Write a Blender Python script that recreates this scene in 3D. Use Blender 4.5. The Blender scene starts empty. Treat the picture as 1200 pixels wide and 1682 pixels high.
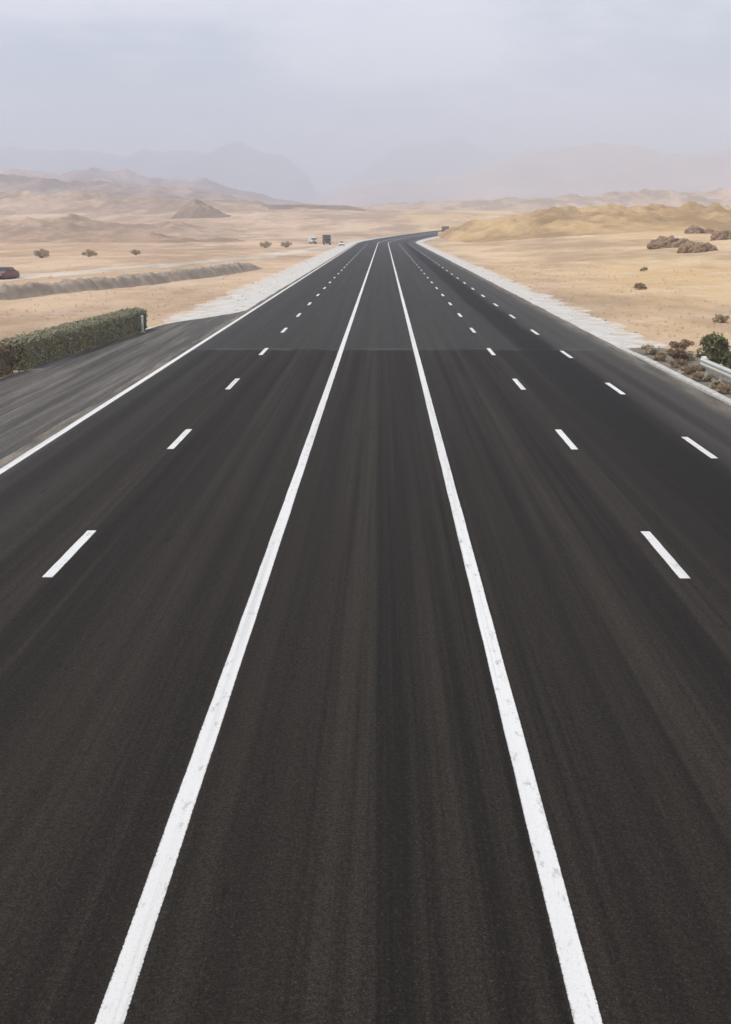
import bpy, bmesh, math, random
import numpy as np
from mathutils import Vector, Matrix

random.seed(7)
RNG = np.random.default_rng(11)
scene = bpy.context.scene
col = scene.collection

# ------------------------------------------------------------------ camera
CAM_H = 5.9
cam_d = bpy.data.cameras.new('camera')
cam = bpy.data.objects.new('camera', cam_d)
col.objects.link(cam)
cam_d.sensor_fit = 'HORIZONTAL'
cam_d.sensor_width = 36.0
cam_d.lens = 57.6
cam_d.clip_start = 0.1
cam_d.clip_end = 60000
PITCH = math.atan(469 / 1920)
cam.location = (0, 0, CAM_H)
cam.rotation_euler = (math.pi / 2 - PITCH, 0, math.atan(30 / 1976))
scene.camera = cam

# ------------------------------------------------------------------ light
SUN_EL = math.radians(54)
SUN_DIR = Vector((-0.93, -0.37, 0)).normalized()          # towards the sun, over the ground
world = bpy.data.worlds.new('World')
scene.world = world
world.use_nodes = True
wn = world.node_tree
wn.nodes.clear()
w_out = wn.nodes.new('ShaderNodeOutputWorld')
w_bg = wn.nodes.new('ShaderNodeBackground')
w_sky = wn.nodes.new('ShaderNodeTexSky')
w_sky.sky_type = 'NISHITA'
w_sky.sun_disc = False
w_sky.sun_elevation = SUN_EL
w_sky.sun_rotation = math.atan2(SUN_DIR.x, SUN_DIR.y)
w_sky.altitude = 900
w_sky.air_density = 1.0
w_sky.dust_density = 1.2
w_sky.ozone_density = 1.0
w_bg.inputs['Strength'].default_value = 0.14
# a thin milky veil of high cloud over the whole sky
w_tc = wn.nodes.new('ShaderNodeTexCoord')
w_mp = wn.nodes.new('ShaderNodeMapping'); w_mp.inputs['Scale'].default_value = (1.0, 1.0, 3.2)
w_no = wn.nodes.new('ShaderNodeTexNoise'); w_no.inputs['Scale'].default_value = 3.4
w_no.inputs['Detail'].default_value = 5; w_no.inputs['Roughness'].default_value = 0.55
w_mr = wn.nodes.new('ShaderNodeMapRange'); w_mr.interpolation_type = 'SMOOTHSTEP'
w_mr.inputs['From Min'].default_value = 0.40; w_mr.inputs['From Max'].default_value = 0.62
w_mr.inputs['To Min'].default_value = 0.0; w_mr.inputs['To Max'].default_value = 0.85
w_mx = wn.nodes.new('ShaderNodeMix'); w_mx.data_type = 'RGBA'
w_mx.inputs[7].default_value = (8.6, 8.8, 9.3, 1)
wn.links.new(w_tc.outputs['Generated'], w_mp.inputs['Vector'])
wn.links.new(w_mp.outputs[0], w_no.inputs['Vector'])
wn.links.new(w_no.outputs['Fac'], w_mr.inputs['Value'])
wn.links.new(w_mr.outputs[0], w_mx.inputs[0])
wn.links.new(w_sky.outputs[0], w_mx.inputs[6])
wn.links.new(w_mx.outputs[2], w_bg.inputs['Color'])
wn.links.new(w_bg.outputs[0], w_out.inputs['Surface'])

sun_d = bpy.data.lights.new('sun', 'SUN')
sun_d.energy = 3.3
sun_d.angle = math.radians(2.0)
sun_d.color = (1.0, 0.955, 0.89)
sun = bpy.data.objects.new('sun', sun_d)
col.objects.link(sun)
_sd = Vector((SUN_DIR.x * math.cos(SUN_EL), SUN_DIR.y * math.cos(SUN_EL), math.sin(SUN_EL)))
sun.rotation_euler = _sd.to_track_quat('Z', 'Y').to_euler()
sun.location = (-60, 40, 90)

vs = scene.view_settings
vs.view_transform = 'Standard'
vs.look = 'None'
vs.exposure = 0.07
scene.cycles.volume_bounces = 1
scene.cycles.max_bounces = 8
scene.cycles.diffuse_bounces = 3
vs.gamma = 1.0
vs.use_curve_mapping = False

# ------------------------------------------------------------------ noise
_P = np.random.default_rng(3).permutation(512)
_P = np.concatenate([_P, _P, _P])
_A = np.random.default_rng(5).uniform(0, 2 * np.pi, 512)
_G = np.stack([np.cos(_A), np.sin(_A)], 1)

def perlin(x, y):
    x = np.asarray(x, float); y = np.asarray(y, float)
    xi = np.floor(x).astype(int); yi = np.floor(y).astype(int)
    xf = x - xi; yf = y - yi
    u = xf * xf * xf * (xf * (xf * 6 - 15) + 10)
    v = yf * yf * yf * (yf * (yf * 6 - 15) + 10)
    def g(a, b, dx, dy):
        h = _P[_P[a & 511] + (b & 511)]
        return _G[h, 0] * dx + _G[h, 1] * dy
    a = g(xi, yi, xf, yf); b = g(xi + 1, yi, xf - 1, yf)
    c = g(xi, yi + 1, xf, yf - 1); d = g(xi + 1, yi + 1, xf - 1, yf - 1)
    return ((a + u * (b - a)) + v * ((c + u * (d - c)) - (a + u * (b - a)))) * 1.5

def fbm(x, y, o=4):
    s = 0; a = 1.0; f = 1.0; t = 0
    for i in range(o):
        s = s + a * perlin(x * f + 17.3 * i, y * f - 9.1 * i); t += a
        a *= 0.5; f *= 2.03
    return s / t

def ridged(x, y, o=4):
    s = 0; a = 1.0; f = 1.0; t = 0
    for i in range(o):
        n = 1 - np.abs(perlin(x * f + 31.7 * i, y * f + 5.9 * i)); s = s + a * n * n; t += a
        a *= 0.5; f *= 2.07
    return s / t

def sstep(a, b, x):
    t = np.clip((np.asarray(x, float) - a) / (b - a), 0, 1)
    return t * t * (3 - 2 * t)

# ------------------------------------------------------------------ the lie of the land
BEND0, BEND_R = 430.0, 690.0
def road_x(Y):                                       # the road is straight, then bends to the right
    d = np.clip(np.asarray(Y, float) - BEND0, 0, 600)
    return d * d / (2 * BEND_R)
def base_z(Y):                                       # level, then climbing gently
    d = np.clip(np.asarray(Y, float) - BEND0, 0, 420)
    e = np.clip(np.asarray(Y, float) - BEND0 - 420, 0, 4000)
    return 7e-5 * d * d + 0.0588 * e / (1 + e / 260.0)

ROAD_L, ROAD_R = -9.95, 11.75
def ground_z(X, Y):
    X = np.asarray(X, float); Y = np.asarray(Y, float)
    lat = X - road_x(Y)
    out = np.maximum(lat - 15.5, -15.8 - lat)        # metres outside the levelled corridor
    k = sstep(0, 9, out)
    und = 0.34 * fbm(X / 23, Y / 23, 4) + 0.22 * np.maximum(fbm(X / 4.6, Y / 6.5, 4), -0.1)
    far = sstep(120, 420, np.hypot(X, Y)) * sstep(6, 80, out)
    und = und + far * (1.5 * fbm(X / 130 + 4, Y / 130, 4) + 0.3)
    apron = 3.6 * sstep(16, 75, lat) * sstep(45, 210, Y) * (1 + 0.25 * fbm(X / 40 + 9, Y / 60, 3))
    return base_z(Y) - 0.09 + k * (0.10 + und) + apron

# ------------------------------------------------------------------ object helpers
def link(o, parent=None):
    col.objects.link(o)
    if parent is not None:
        o.parent = parent
    return o

def tag(o, label, cat, group=None):
    o['label'] = label; o['category'] = cat
    if group: o['group'] = group
    return o

def kind(o, k, label=None):
    o['kind'] = k
    if label: o['label'] = label
    return o

def empty(name, loc=(0, 0, 0), rz=0.0):
    o = bpy.data.objects.new(name, None)
    o.empty_display_size = 0.2
    o.location = loc; o.rotation_euler = (0, 0, rz)
    return link(o)

def mesh_obj(name, verts, faces, mat, parent=None, smooth=False, uv=None):
    me = bpy.data.meshes.new(name)
    me.from_pydata([tuple(map(float, v)) for v in verts], [], [tuple(int(i) for i in f) for f in faces])
    if uv is not None:
        l = me.uv_layers.new(name='UVMap')
        idx = np.zeros(len(me.loops), dtype=np.int32)
        me.loops.foreach_get('vertex_index', idx)
        l.data.foreach_set('uv', np.asarray(uv, dtype=np.float32)[idx].ravel())
    if smooth:
        me.polygons.foreach_set('use_smooth', [True] * len(me.polygons))
    me.materials.append(mat)
    me.update()
    return link(bpy.data.objects.new(name, me), parent)

def grid_faces(nu, nv, flip=False):
    i = np.arange(nu - 1)[:, None] * nv + np.arange(nv - 1)[None, :]
    i = i.ravel()
    f = np.stack([i, i + nv, i + nv + 1, i + 1], 1)
    return f[:, ::-1] if flip else f

def bm_obj(name, bm, mat, parent=None, smooth=False, bevel=0.0):
    if bevel > 0:
        bmesh.ops.bevel(bm, geom=list(bm.edges), offset=bevel, segments=2, affect='EDGES', profile=0.6)
    bmesh.ops.recalc_face_normals(bm, faces=bm.faces)
    me = bpy.data.meshes.new(name)
    bm.to_mesh(me); bm.free()
    if smooth:
        me.polygons.foreach_set('use_smooth', [True] * len(me.polygons))
    me.materials.append(mat)
    return link(bpy.data.objects.new(name, me), parent)

def add_box(bm, c, s):
    r = bmesh.ops.create_cube(bm, size=1.0)
    for v in r['verts']:
        v.co = Vector((c[0] + v.co.x * s[0], c[1] + v.co.y * s[1], c[2] + v.co.z * s[2]))
    return r['verts']

def box(name, c, s, mat, parent=None, bevel=0.0):
    bm = bmesh.new(); add_box(bm, c, s)
    return bm_obj(name, bm, mat, parent, bevel=bevel)

# ------------------------------------------------------------------ materials
def new_mat(name):
    m = bpy.data.materials.new(name); m.use_nodes = True
    nt = m.node_tree
    b = nt.nodes['Principled BSDF']
    return m, nt, b

def N(nt, t, **kw):
    n = nt.nodes.new(t)
    for k, v in kw.items():
        if hasattr(n, k): setattr(n, k, v)
        else: n.inputs[k].default_value = v
    return n

def noise(nt, vec, scale, detail=6, rough=0.6):
    n = N(nt, 'ShaderNodeTexNoise'); n.inputs['Scale'].default_value = scale
    n.inputs['Detail'].default_value = detail; n.inputs['Roughness'].default_value = rough
    nt.links.new(vec, n.inputs['Vector'])
    return n.outputs['Fac']

def ramp(nt, fac, a, b, lo=0.0, hi=1.0):
    m = N(nt, 'ShaderNodeMapRange'); m.interpolation_type = 'SMOOTHSTEP'
    m.inputs['From Min'].default_value = a; m.inputs['From Max'].default_value = b
    m.inputs['To Min'].default_value = lo; m.inputs['To Max'].default_value = hi
    nt.links.new(fac, m.inputs['Value'])
    return m.outputs['Result']

def mixc(nt, fac, a, b, mode='MIX'):
    m = N(nt, 'ShaderNodeMix'); m.data_type = 'RGBA'; m.blend_type = mode
    for sock, val in ((m.inputs[0], fac), (m.inputs[6], a), (m.inputs[7], b)):
        if hasattr(val, 'is_linked'): nt.links.new(val, sock)
        elif isinstance(val, (int, float)): sock.default_value = val
        else: sock.default_value = (*val, 1)
    return m.outputs[2]

def mathn(nt, op, a, b):
    m = N(nt, 'ShaderNodeMath'); m.operation = op
    for i, v in enumerate((a, b)):
        if hasattr(v, 'is_linked'): nt.links.new(v, m.inputs[i])
        else: m.inputs[i].default_value = v
    return m.outputs[0]

def vscale(nt, vec, s):
    m = N(nt, 'ShaderNodeMapping'); m.inputs['Scale'].default_value = s
    nt.links.new(vec, m.inputs['Vector'])
    return m.outputs['Vector']

def bump(nt, b, h, strength, dist):
    n = N(nt, 'ShaderNodeBump'); n.inputs['Strength'].default_value = strength
    n.inputs['Distance'].default_value = dist
    nt.links.new(h, n.inputs['Height']); nt.links.new(n.outputs[0], b.inputs['Normal'])

def pos(nt):
    return N(nt, 'ShaderNodeNewGeometry').outputs['Position']

def uvout(nt):
    return N(nt, 'ShaderNodeUVMap').outputs['UV']

SAND_A, SAND_B, SAND_C = (0.645, 0.465, 0.31), (0.52, 0.35, 0.22), (0.72, 0.585, 0.445)

def sand_color(nt, a=SAND_A, b=SAND_B, c=SAND_C, k=1.0, ps=0.6, golden=False):
    p = pos(nt)
    big = noise(nt, vscale(nt, p, (1, 0.5, 1)), 0.016 * k, 5, 0.62)
    mid = noise(nt, p, 0.16 * k, 6, 0.65)
    fine = noise(nt, p, 2.6 * k, 5, 0.7)
    if golden:
        sx = N(nt, 'ShaderNodeSeparateXYZ'); nt.links.new(p, sx.inputs[0])
        gx = ramp(nt, mathn(nt, 'ADD', sx.outputs[0], mathn(nt, 'MULTIPLY', big, 24.0)), 18, 42)
        a = mixc(nt, gx, a, (0.69, 0.505, 0.295)); b0 = b; b = mixc(nt, gx, b, (0.60, 0.405, 0.205))
    c1 = mixc(nt, ramp(nt, big, 0.42, 0.62), a, b)
    if golden: b = b0
    c2 = mixc(nt, ramp(nt, mid, 0.48, 0.72, 0, 0.75), c1, c)
    pat = noise(nt, vscale(nt, p, (1, 0.33, 1)), 0.035 * k, 7, 0.68)
    c2 = mixc(nt, ramp(nt, pat, 0.42, 0.60, 0, ps * 1.15), c2, tuple(0.60 * q for q in b))
    lit = noise(nt, p, 0.75 * k, 8, 0.78)
    c2 = mixc(nt, ramp(nt, lit, 0.57, 0.70, 0, 0.5), c2, tuple(0.5 * q for q in b))
    c3 = mixc(nt, ramp(nt, fine, 0.45, 0.75, 0, 0.45), c2, tuple(0.7 * q for q in b))
    return c3, mid, fine

def make_sand(name, a=SAND_A, b=SAND_B, c=SAND_C, k=1.0, bs=0.9, bd=0.2, ps=0.6, golden=False):
    m, nt, bs_ = new_mat(name)
    c3, mid, fine = sand_color(nt, a, b, c, k, ps, golden)
    nt.links.new(c3, bs_.inputs['Base Color'])
    bs_.inputs['Roughness'].default_value = 0.95
    bs_.inputs['Specular IOR Level'].default_value = 0.15
    bump(nt, bs_, mathn(nt, 'ADD', mathn(nt, 'MULTIPLY', mid, 2.0), fine), bs, bd / k)
    return m

M_SAND = make_sand('sand', golden=True)
M_OCHRE = make_sand('ochre_earth', (0.68, 0.46, 0.22), (0.57, 0.365, 0.165), (0.70, 0.52, 0.31), 0.9, 1.0, 0.5, 0.75)
M_PINK = make_sand('pinkish_earth', (0.58, 0.395, 0.30), (0.43, 0.285, 0.215), (0.66, 0.49, 0.385), 0.3, 0.9, 0.9, 0.8)
M_TAN = make_sand('tan_earth', (0.61, 0.43, 0.295), (0.49, 0.33, 0.22), (0.69, 0.535, 0.395), 0.75, 1.0, 0.5, 0.65)
M_BROWN = make_sand('brown_earth', (0.34, 0.235, 0.16), (0.25, 0.17, 0.115), (0.42, 0.31, 0.22), 0.5, 0.9, 0.4)
M_ROCKY = make_sand('mountain_rock', (0.50, 0.45, 0.43), (0.43, 0.385, 0.37), (0.55, 0.49, 0.46), 0.03, 1.0, 3.0)
M_ROSE = make_sand('rose_mountain_rock', (0.74, 0.48, 0.38), (0.64, 0.42, 0.335), (0.76, 0.54, 0.44), 0.03, 0.5, 3.0)

def make_rock(name, a, b):
    m, nt, bs_ = new_mat(name)
    p = pos(nt)
    n1 = noise(nt, vscale(nt, p, (1, 1, 2.2)), 0.9, 8, 0.65)
    n2 = noise(nt, p, 6, 6, 0.7)
    c = mixc(nt, ramp(nt, n1, 0.35, 0.65), a, b)
    c = mixc(nt, ramp(nt, n2, 0.55, 0.75, 0, 0.5), c, tuple(0.4 * q for q in b))
    nt.links.new(c, bs_.inputs['Base Color'])
    bs_.inputs['Roughness'].default_value = 0.9
    bump(nt, bs_, n1, 0.9, 0.25)
    return m
M_OUTCROP = make_rock('dark_brown_rock', (0.32, 0.215, 0.13), (0.22, 0.145, 0.09))
M_STONE = make_rock('grey_stone', (0.56, 0.50, 0.41), (0.44, 0.38, 0.30))

# bank of dark spoil
m, nt, b = new_mat('dark_gravel_bank'); M_BANK = m
p = pos(nt)
n1 = noise(nt, p, 0.5, 7, 0.65); n2 = noise(nt, p, 5.0, 5, 0.75)
c = mixc(nt, ramp(nt, n1, 0.35, 0.68), (0.29, 0.235, 0.18), (0.42, 0.34, 0.255))
c = mixc(nt, ramp(nt, n2, 0.5, 0.72, 0, 0.6), c, (0.17, 0.148, 0.112))
nt.links.new(c, b.inputs['Base Color']); b.inputs['Roughness'].default_value = 0.95
bump(nt, b, n2, 0.9, 0.15)

# asphalt of the carriageway: u = metres across, v = metres along
def make_asphalt(name, base, tint, dusty=0.0, road=True):
    m, nt, b = new_mat(name)
    uv = uvout(nt)
    sep = N(nt, 'ShaderNodeSeparateXYZ'); nt.links.new(uv, sep.inputs[0])
    u, v = sep.outputs[0], sep.outputs[1]
    streak = noise(nt, vscale(nt, uv, (2.3, 0.012, 1)), 1.0, 7, 0.72)
    broad = noise(nt, vscale(nt, uv, (0.55, 0.02, 1)), 1.0, 4, 0.55)
    blotch = noise(nt, vscale(nt, uv, (0.7, 0.22, 1)), 0.5, 6, 0.6)
    grit = noise(nt, uv, 75, 3, 0.85)
    grain = noise(nt, uv, 19, 5, 0.75)
    c = mixc(nt, ramp(nt, streak, 0.38, 0.64), tuple(0.62 * q for q in base), tuple(1.5 * q for q in tint))
    c = mixc(nt, ramp(nt, broad, 0.40, 0.66, 0, 0.55), c, tuple(1.35 * q for q in base))
    c = mixc(nt, ramp(nt, blotch, 0.52, 0.75, 0, 0.45), c, tuple(0.68 * q for q in base))
    if road:
        # a darker resurfaced strip, right of the second lane, and a greyer outer lane
        wob = mathn(nt, 'MULTIPLY', mathn(nt, 'SUBTRACT', noise(nt, vscale(nt, uv, (0.1, 0.06, 1)), 1.0, 4), 0.5), 1.1)
        uw = mathn(nt, 'ADD', u, wob)
        s2 = ramp(nt, uw, 8.3, 9.6)
        c = mixc(nt, mathn(nt, 'MULTIPLY', s2, 0.75), c, (0.054, 0.049, 0.043))
        s2b = ramp(nt, uw, -9.4, -6.2, 1, 0)
        c = mixc(nt, mathn(nt, 'MULTIPLY', s2b, 0.35), c, (0.048, 0.045, 0.043))
        # wheel paths, two to a lane
        wp = mathn(nt, 'COSINE', mathn(nt, 'MULTIPLY', mathn(nt, 'SUBTRACT', u, 1.57 + 0.9), 2 * math.pi / 1.82), 0)
        wpm = mathn(nt, 'MULTIPLY', ramp(nt, wp, 0.2, 1.0), ramp(nt, broad, 0.35, 0.6, 0.15, 0.5))
        c = mixc(nt, wpm, c, tuple(0.72 * q for q in base))
        # paving joint across the road, the older mat beyond it a little greyer
        vj = mathn(nt, 'ADD', v, mathn(nt, 'ADD', mathn(nt, 'MULTIPLY', wob, 0.5), mathn(nt, 'MULTIPLY', mathn(nt, 'SUBTRACT', noise(nt, vscale(nt, uv, (0.5, 0.0, 1)), 1.0, 6, 0.7), 0.5), 2.2)))
        older = ramp(nt, vj, 57.6, 58.3)
        c = mixc(nt, mathn(nt, 'MULTIPLY', older, 0.34), c, (0.062, 0.059, 0.055))
        jt = mathn(nt, 'MULTIPLY', ramp(nt, vj, 57.5, 57.8), ramp(nt, vj, 58.1, 58.6, 1, 0))
        c = mixc(nt, mathn(nt, 'MULTIPLY', mathn(nt, 'MULTIPLY', jt, 0.4), ramp(nt, blotch, 0.4, 0.6)), c, (0.10, 0.096, 0.09))
        s1 = mathn(nt, 'MULTIPLY', ramp(nt, uw, 6.3, 7.0), ramp(nt, uw, 8.1, 8.6, 1, 0))
        c = mixc(nt, mathn(nt, 'MULTIPLY', s1, 0.85), c, tuple(0.55 * q for q in base))
        # dust blown in from the verges
        dl = ramp(nt, mathn(nt, 'ADD', u, mathn(nt, 'MULTIPLY', wob, 0.8)), -9.9, -9.1, 1, 0)
        dr = ramp(nt, mathn(nt, 'ADD', u, mathn(nt, 'MULTIPLY', wob, 0.8)), 10.7, 11.9)
        dn = noise(nt, vscale(nt, uv, (1.6, 0.16, 1)), 1.0, 6, 0.7)
        dd = mathn(nt, 'MULTIPLY', mathn(nt, 'ADD', dl, dr), ramp(nt, dn, 0.35, 0.65, 0.2, 0.75))
        c = mixc(nt, dd, c, (0.26, 0.225, 0.18))
    else:
        dn = noise(nt, vscale(nt, uv, (1.7, 0.05, 1)), 1.0, 8, 0.74)
        c = mixc(nt, ramp(nt, dn, 0.42, 0.70, 0.08, dusty), c, (0.22, 0.197, 0.17))
    # grain: light and dark stones of the aggregate, multiplied on
    vo = N(nt, 'ShaderNodeTexVoronoi'); vo.inputs['Scale'].default_value = 85
    nt.links.new(uv, vo.inputs['Vector'])
    vs_ = N(nt, 'ShaderNodeSeparateXYZ'); nt.links.new(vo.outputs['Color'], vs_.inputs[0])
    c = mixc(nt, 1.0, c, ramp(nt, vs_.outputs[0], 0.0, 1.0, 0.62, 1.55), 'MULTIPLY')
    c = mixc(nt, 1.0, c, ramp(nt, grain, 0.3, 0.7, 0.72, 1.45), 'MULTIPLY')
    c = mixc(nt, 1.0, c, ramp(nt, grit, 0.3, 0.7, 0.65, 1.5), 'MULTIPLY')
    c = mixc(nt, ramp(nt, vs_.outputs[2], 0.985, 0.995, 0, 0.4), c, (0.10, 0.09, 0.078))
    # oil drips down the lane middles and a few roundish stains
    drip = noise(nt, vscale(nt, uv, (3.0, 0.9, 1)), 1.0, 4, 0.6)
    c = mixc(nt, ramp(nt, drip, 0.66, 0.72, 0, 0.5), c, tuple(0.4 * q for q in base))
    nt.links.new(c, b.inputs['Base Color'])
    b.inputs['Roughness'].default_value = 0.85
    b.inputs['Specular IOR Level'].default_value = 0.14
    bump(nt, b, mathn(nt, 'ADD', grit, mathn(nt, 'MULTIPLY', grain, 0.6)), 0.7, 0.01)
    return m
M_ROAD = make_asphalt('road_asphalt', (0.0145, 0.0114, 0.0084), (0.0184, 0.0146, 0.0110))
M_LAYBY = make_asphalt('dusty_asphalt', (0.040, 0.036, 0.032), (0.050, 0.0455, 0.0405), 0.55, road=False)

# worn road paint
m, nt, b = new_mat('road_paint'); M_PAINT = m
p = pos(nt); uvp = N(nt, 'ShaderNodeSeparateXYZ'); nt.links.new(uvout(nt), uvp.inputs[0])
w1 = noise(nt, vscale(nt, p, (1.0, 0.35, 1)), 7.0, 8, 0.72)
w2 = noise(nt, p, 60, 4, 0.8)
w3 = noise(nt, vscale(nt, p, (1.0, 0.1, 1)), 0.8, 3, 0.5)
c = mixc(nt, ramp(nt, w3, 0.3, 0.7, 0, 0.5), (0.72, 0.71, 0.68), (0.58, 0.57, 0.535))
c = mixc(nt, ramp(nt, w1, 0.54, 0.70, 0, 0.7), c, (0.24, 0.23, 0.21))
c = mixc(nt, ramp(nt, w2, 0.56, 0.70, 0, 0.7), c, (0.18, 0.17, 0.155))
scuff = noise(nt, vscale(nt, p, (9.0, 0.07, 1)), 1.0, 5, 0.65)
c = mixc(nt, ramp(nt, scuff, 0.5, 0.72, 0, 0.45), c, (0.33, 0.315, 0.29))
edge = mathn(nt, 'ADD', mathn(nt, 'MULTIPLY', mathn(nt, 'ABSOLUTE', mathn(nt, 'SUBTRACT', uvp.outputs[0], 0.5), 0), 2.0), mathn(nt, 'MULTIPLY', mathn(nt, 'SUBTRACT', noise(nt, p, 38, 5, 0.75), 0.5), 0.7))
c = mixc(nt, ramp(nt, edge, 0.90, 1.04), c, (0.026, 0.022, 0.018))
nt.links.new(c, b.inputs['Base Color']); b.inputs['Roughness'].default_value = 0.75
b.inputs['Specular IOR Level'].default_value = 0.25
bump(nt, b, w2, 0.3, 0.004)

# pale gravel of the verges: u = 0 at the asphalt, 1 at the sand
m, nt, b = new_mat('pale_gravel'); M_GRAVEL = m
uv = uvout(nt); p = pos(nt)
sep = N(nt, 'ShaderNodeSeparateXYZ'); nt.links.new(uv, sep.inputs[0])
sc_, mid, fine = sand_color(nt, golden=True)
g1 = noise(nt, p, 0.8, 6, 0.7); g2 = noise(nt, p, 14, 4, 0.8)
g = mixc(nt, ramp(nt, g1, 0.35, 0.65), (0.64, 0.605, 0.55), (0.52, 0.485, 0.435))
g = mixc(nt, ramp(nt, g2, 0.5, 0.75, 0, 0.6), g, (0.24, 0.22, 0.195))
e = mathn(nt, 'ADD', sep.outputs[0], mathn(nt, 'MULTIPLY', mathn(nt, 'SUBTRACT', g1, 0.5), 2.0))
c = mixc(nt, ramp(nt, e, 0.45, 0.95), g, sc_)
nt.links.new(c, b.inputs['Base Color']); b.inputs['Roughness'].default_value = 0.95
b.inputs['Specular IOR Level'].default_value = 0.15
bump(nt, b, g2, 0.8, 0.03)

# dark verge soil with litter
m, nt, b = new_mat('dark_verge_soil'); M_SOIL = m
p = pos(nt)
g1 = noise(nt, p, 0.7, 6, 0.7); g2 = noise(nt, p, 12, 4, 0.8)
g = mixc(nt, ramp(nt, g1, 0.38, 0.62), (0.22, 0.18, 0.135), (0.13, 0.115, 0.085))
g = mixc(nt, ramp(nt, g2, 0.5, 0.75, 0, 0.6), g, (0.07, 0.065, 0.05))
nt.links.new(g, b.inputs['Base Color']); b.inputs['Roughness'].default_value = 0.95
bump(nt, b, g2, 0.8, 0.04)

# pale dirt of the track
M_TRACK = make_sand('pale_track_dirt', (0.64, 0.545, 0.43), (0.56, 0.46, 0.35), (0.70, 0.61, 0.50), 1.4, 0.5, 0.08)

def make_concrete(name, a, b_):
    m, nt, b = new_mat(name)
    p = pos(nt)
    n1 = noise(nt, p, 1.6, 7, 0.65); n2 = noise(nt, p, 30, 4, 0.75)
    c = mixc(nt, ramp(nt, n1, 0.35, 0.68), a, b_)
    c = mixc(nt, ramp(nt, n2, 0.55, 0.75, 0, 0.5), c, tuple(0.5 * q for q in b_))
    nt.links.new(c, b.inputs['Base Color']); b.inputs['Roughness'].default_value = 0.9
    bump(nt, b, n2, 0.5, 0.01)
    return m
M_KERB = make_concrete('kerb_concrete', (0.52, 0.505, 0.46), (0.40, 0.385, 0.345))

def make_plain(name, colr, rough=0.5, metal=0.0, coat=0.0, dirt=0.25, dirtc=(0.25, 0.2, 0.15)):
    m, nt, b = new_mat(name)
    p = N(nt, 'ShaderNodeTexCoord').outputs['Object']
    n1 = noise(nt, p, 2.2, 7, 0.7)
    c = mixc(nt, ramp(nt, n1, 0.42, 0.75, 0, dirt), colr, dirtc)
    nt.links.new(c, b.inputs['Base Color'])
    nt.links.new(ramp(nt, n1, 0.3, 0.8, rough, min(1, rough + 0.25)), b.inputs['Roughness'])
    b.inputs['Metallic'].default_value = metal
    b.inputs['Coat Weight'].default_value = coat
    return m
M_STEEL = make_plain('galvanised_steel', (0.62, 0.63, 0.58), 0.5, 0.35, 0, 0.55, (0.42, 0.40, 0.32))
M_POSTPALE = make_plain('pale_painted_post', (0.58, 0.60, 0.54), 0.7, 0, 0, 0.4)
M_TYRE = make_plain('tyre_rubber', (0.022, 0.022, 0.022), 0.85, 0, 0, 0.4, (0.12, 0.10, 0.08))
M_RIM = make_plain('wheel_rim', (0.45, 0.45, 0.45), 0.4, 0.7)
M_TRIM = make_plain('black_trim', (0.03, 0.03, 0.03), 0.6)
M_WHITEP = make_plain('white_car_paint', (0.80, 0.79, 0.76), 0.3, 0, 0.5, 0.12)
M_MAROON = make_plain('dark_red_car_paint', (0.13, 0.035, 0.028), 0.35, 0, 0.4, 0.25)
M_DARKP = make_plain('dark_brown_van_paint', (0.075, 0.058, 0.045), 0.4, 0, 0.3, 0.3)
M_TARP = make_plain('brown_canvas', (0.13, 0.095, 0.07), 0.85, 0, 0, 0.4)
M_LAMP = make_plain('lamp_lens', (0.75, 0.75, 0.72), 0.15, 0, 0.5, 0.05)
M_TAIL = make_plain('tail_lamp_lens', (0.32, 0.02, 0.015), 0.2, 0, 0.5, 0.05)
m, nt, b = new_mat('vehicle_glass'); M_GLASS = m
b.inputs['Base Color'].default_value = (0.02, 0.024, 0.026, 1); b.inputs['Roughness'].default_value = 0.06
b.inputs['Specular IOR Level'].default_value = 0.7

def make_leaf(name, a, b_, dry):
    m, nt, b = new_mat(name)
    p = pos(nt)
    oi = N(nt, 'ShaderNodeObjectInfo')
    n1 = noise(nt, p, 1.3, 4, 0.6); n2 = noise(nt, p, 11, 3, 0.7)
    c = mixc(nt, ramp(nt, n2, 0.32, 0.68), a, b_)
    c = mixc(nt, ramp(nt, n1, 0.52, 0.75, 0, 0.8), c, dry)
    c = mixc(nt, mathn(nt, 'MULTIPLY', oi.outputs['Random'], 0.35), c, dry)
    nt.links.new(c, b.inputs['Base Color']); b.inputs['Roughness'].default_value = 0.8
    b.inputs['Specular IOR Level'].default_value = 0.2
    tr = N(nt, 'ShaderNodeBsdfTranslucent'); nt.links.new(c, tr.inputs['Color'])
    mx = N(nt, 'ShaderNodeMixShader'); mx.inputs[0].default_value = 0.22
    out = nt.nodes['Material Output']
    nt.links.new(b.outputs[0], mx.inputs[1]); nt.links.new(tr.outputs[0], mx.inputs[2])
    nt.links.new(mx.outputs[0], out.inputs['Surface'])
    return m
M_HEDGE = make_leaf('dusty_hedge_leaf', (0.27, 0.262, 0.17), (0.38, 0.365, 0.25), (0.40, 0.34, 0.225))
M_HEDGEDRY = make_leaf('dry_hedge_leaf', (0.25, 0.20, 0.13), (0.32, 0.26, 0.17), (0.36, 0.28, 0.18))
M_SCRUB = make_leaf('grey_green_scrub', (0.40, 0.335, 0.22), (0.50, 0.42, 0.29), (0.56, 0.45, 0.31))
M_SCRUBDRY = make_leaf('dry_brown_scrub', (0.29, 0.21, 0.135), (0.38, 0.28, 0.18), (0.43, 0.32, 0.21))
M_GREEN = make_leaf('olive_bush_leaf', (0.14, 0.14, 0.07), (0.22, 0.21, 0.115), (0.27, 0.23, 0.13))
M_GRASS = make_leaf('dry_grass', (0.42, 0.32, 0.18), (0.52, 0.41, 0.24), (0.36, 0.27, 0.15))
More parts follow.
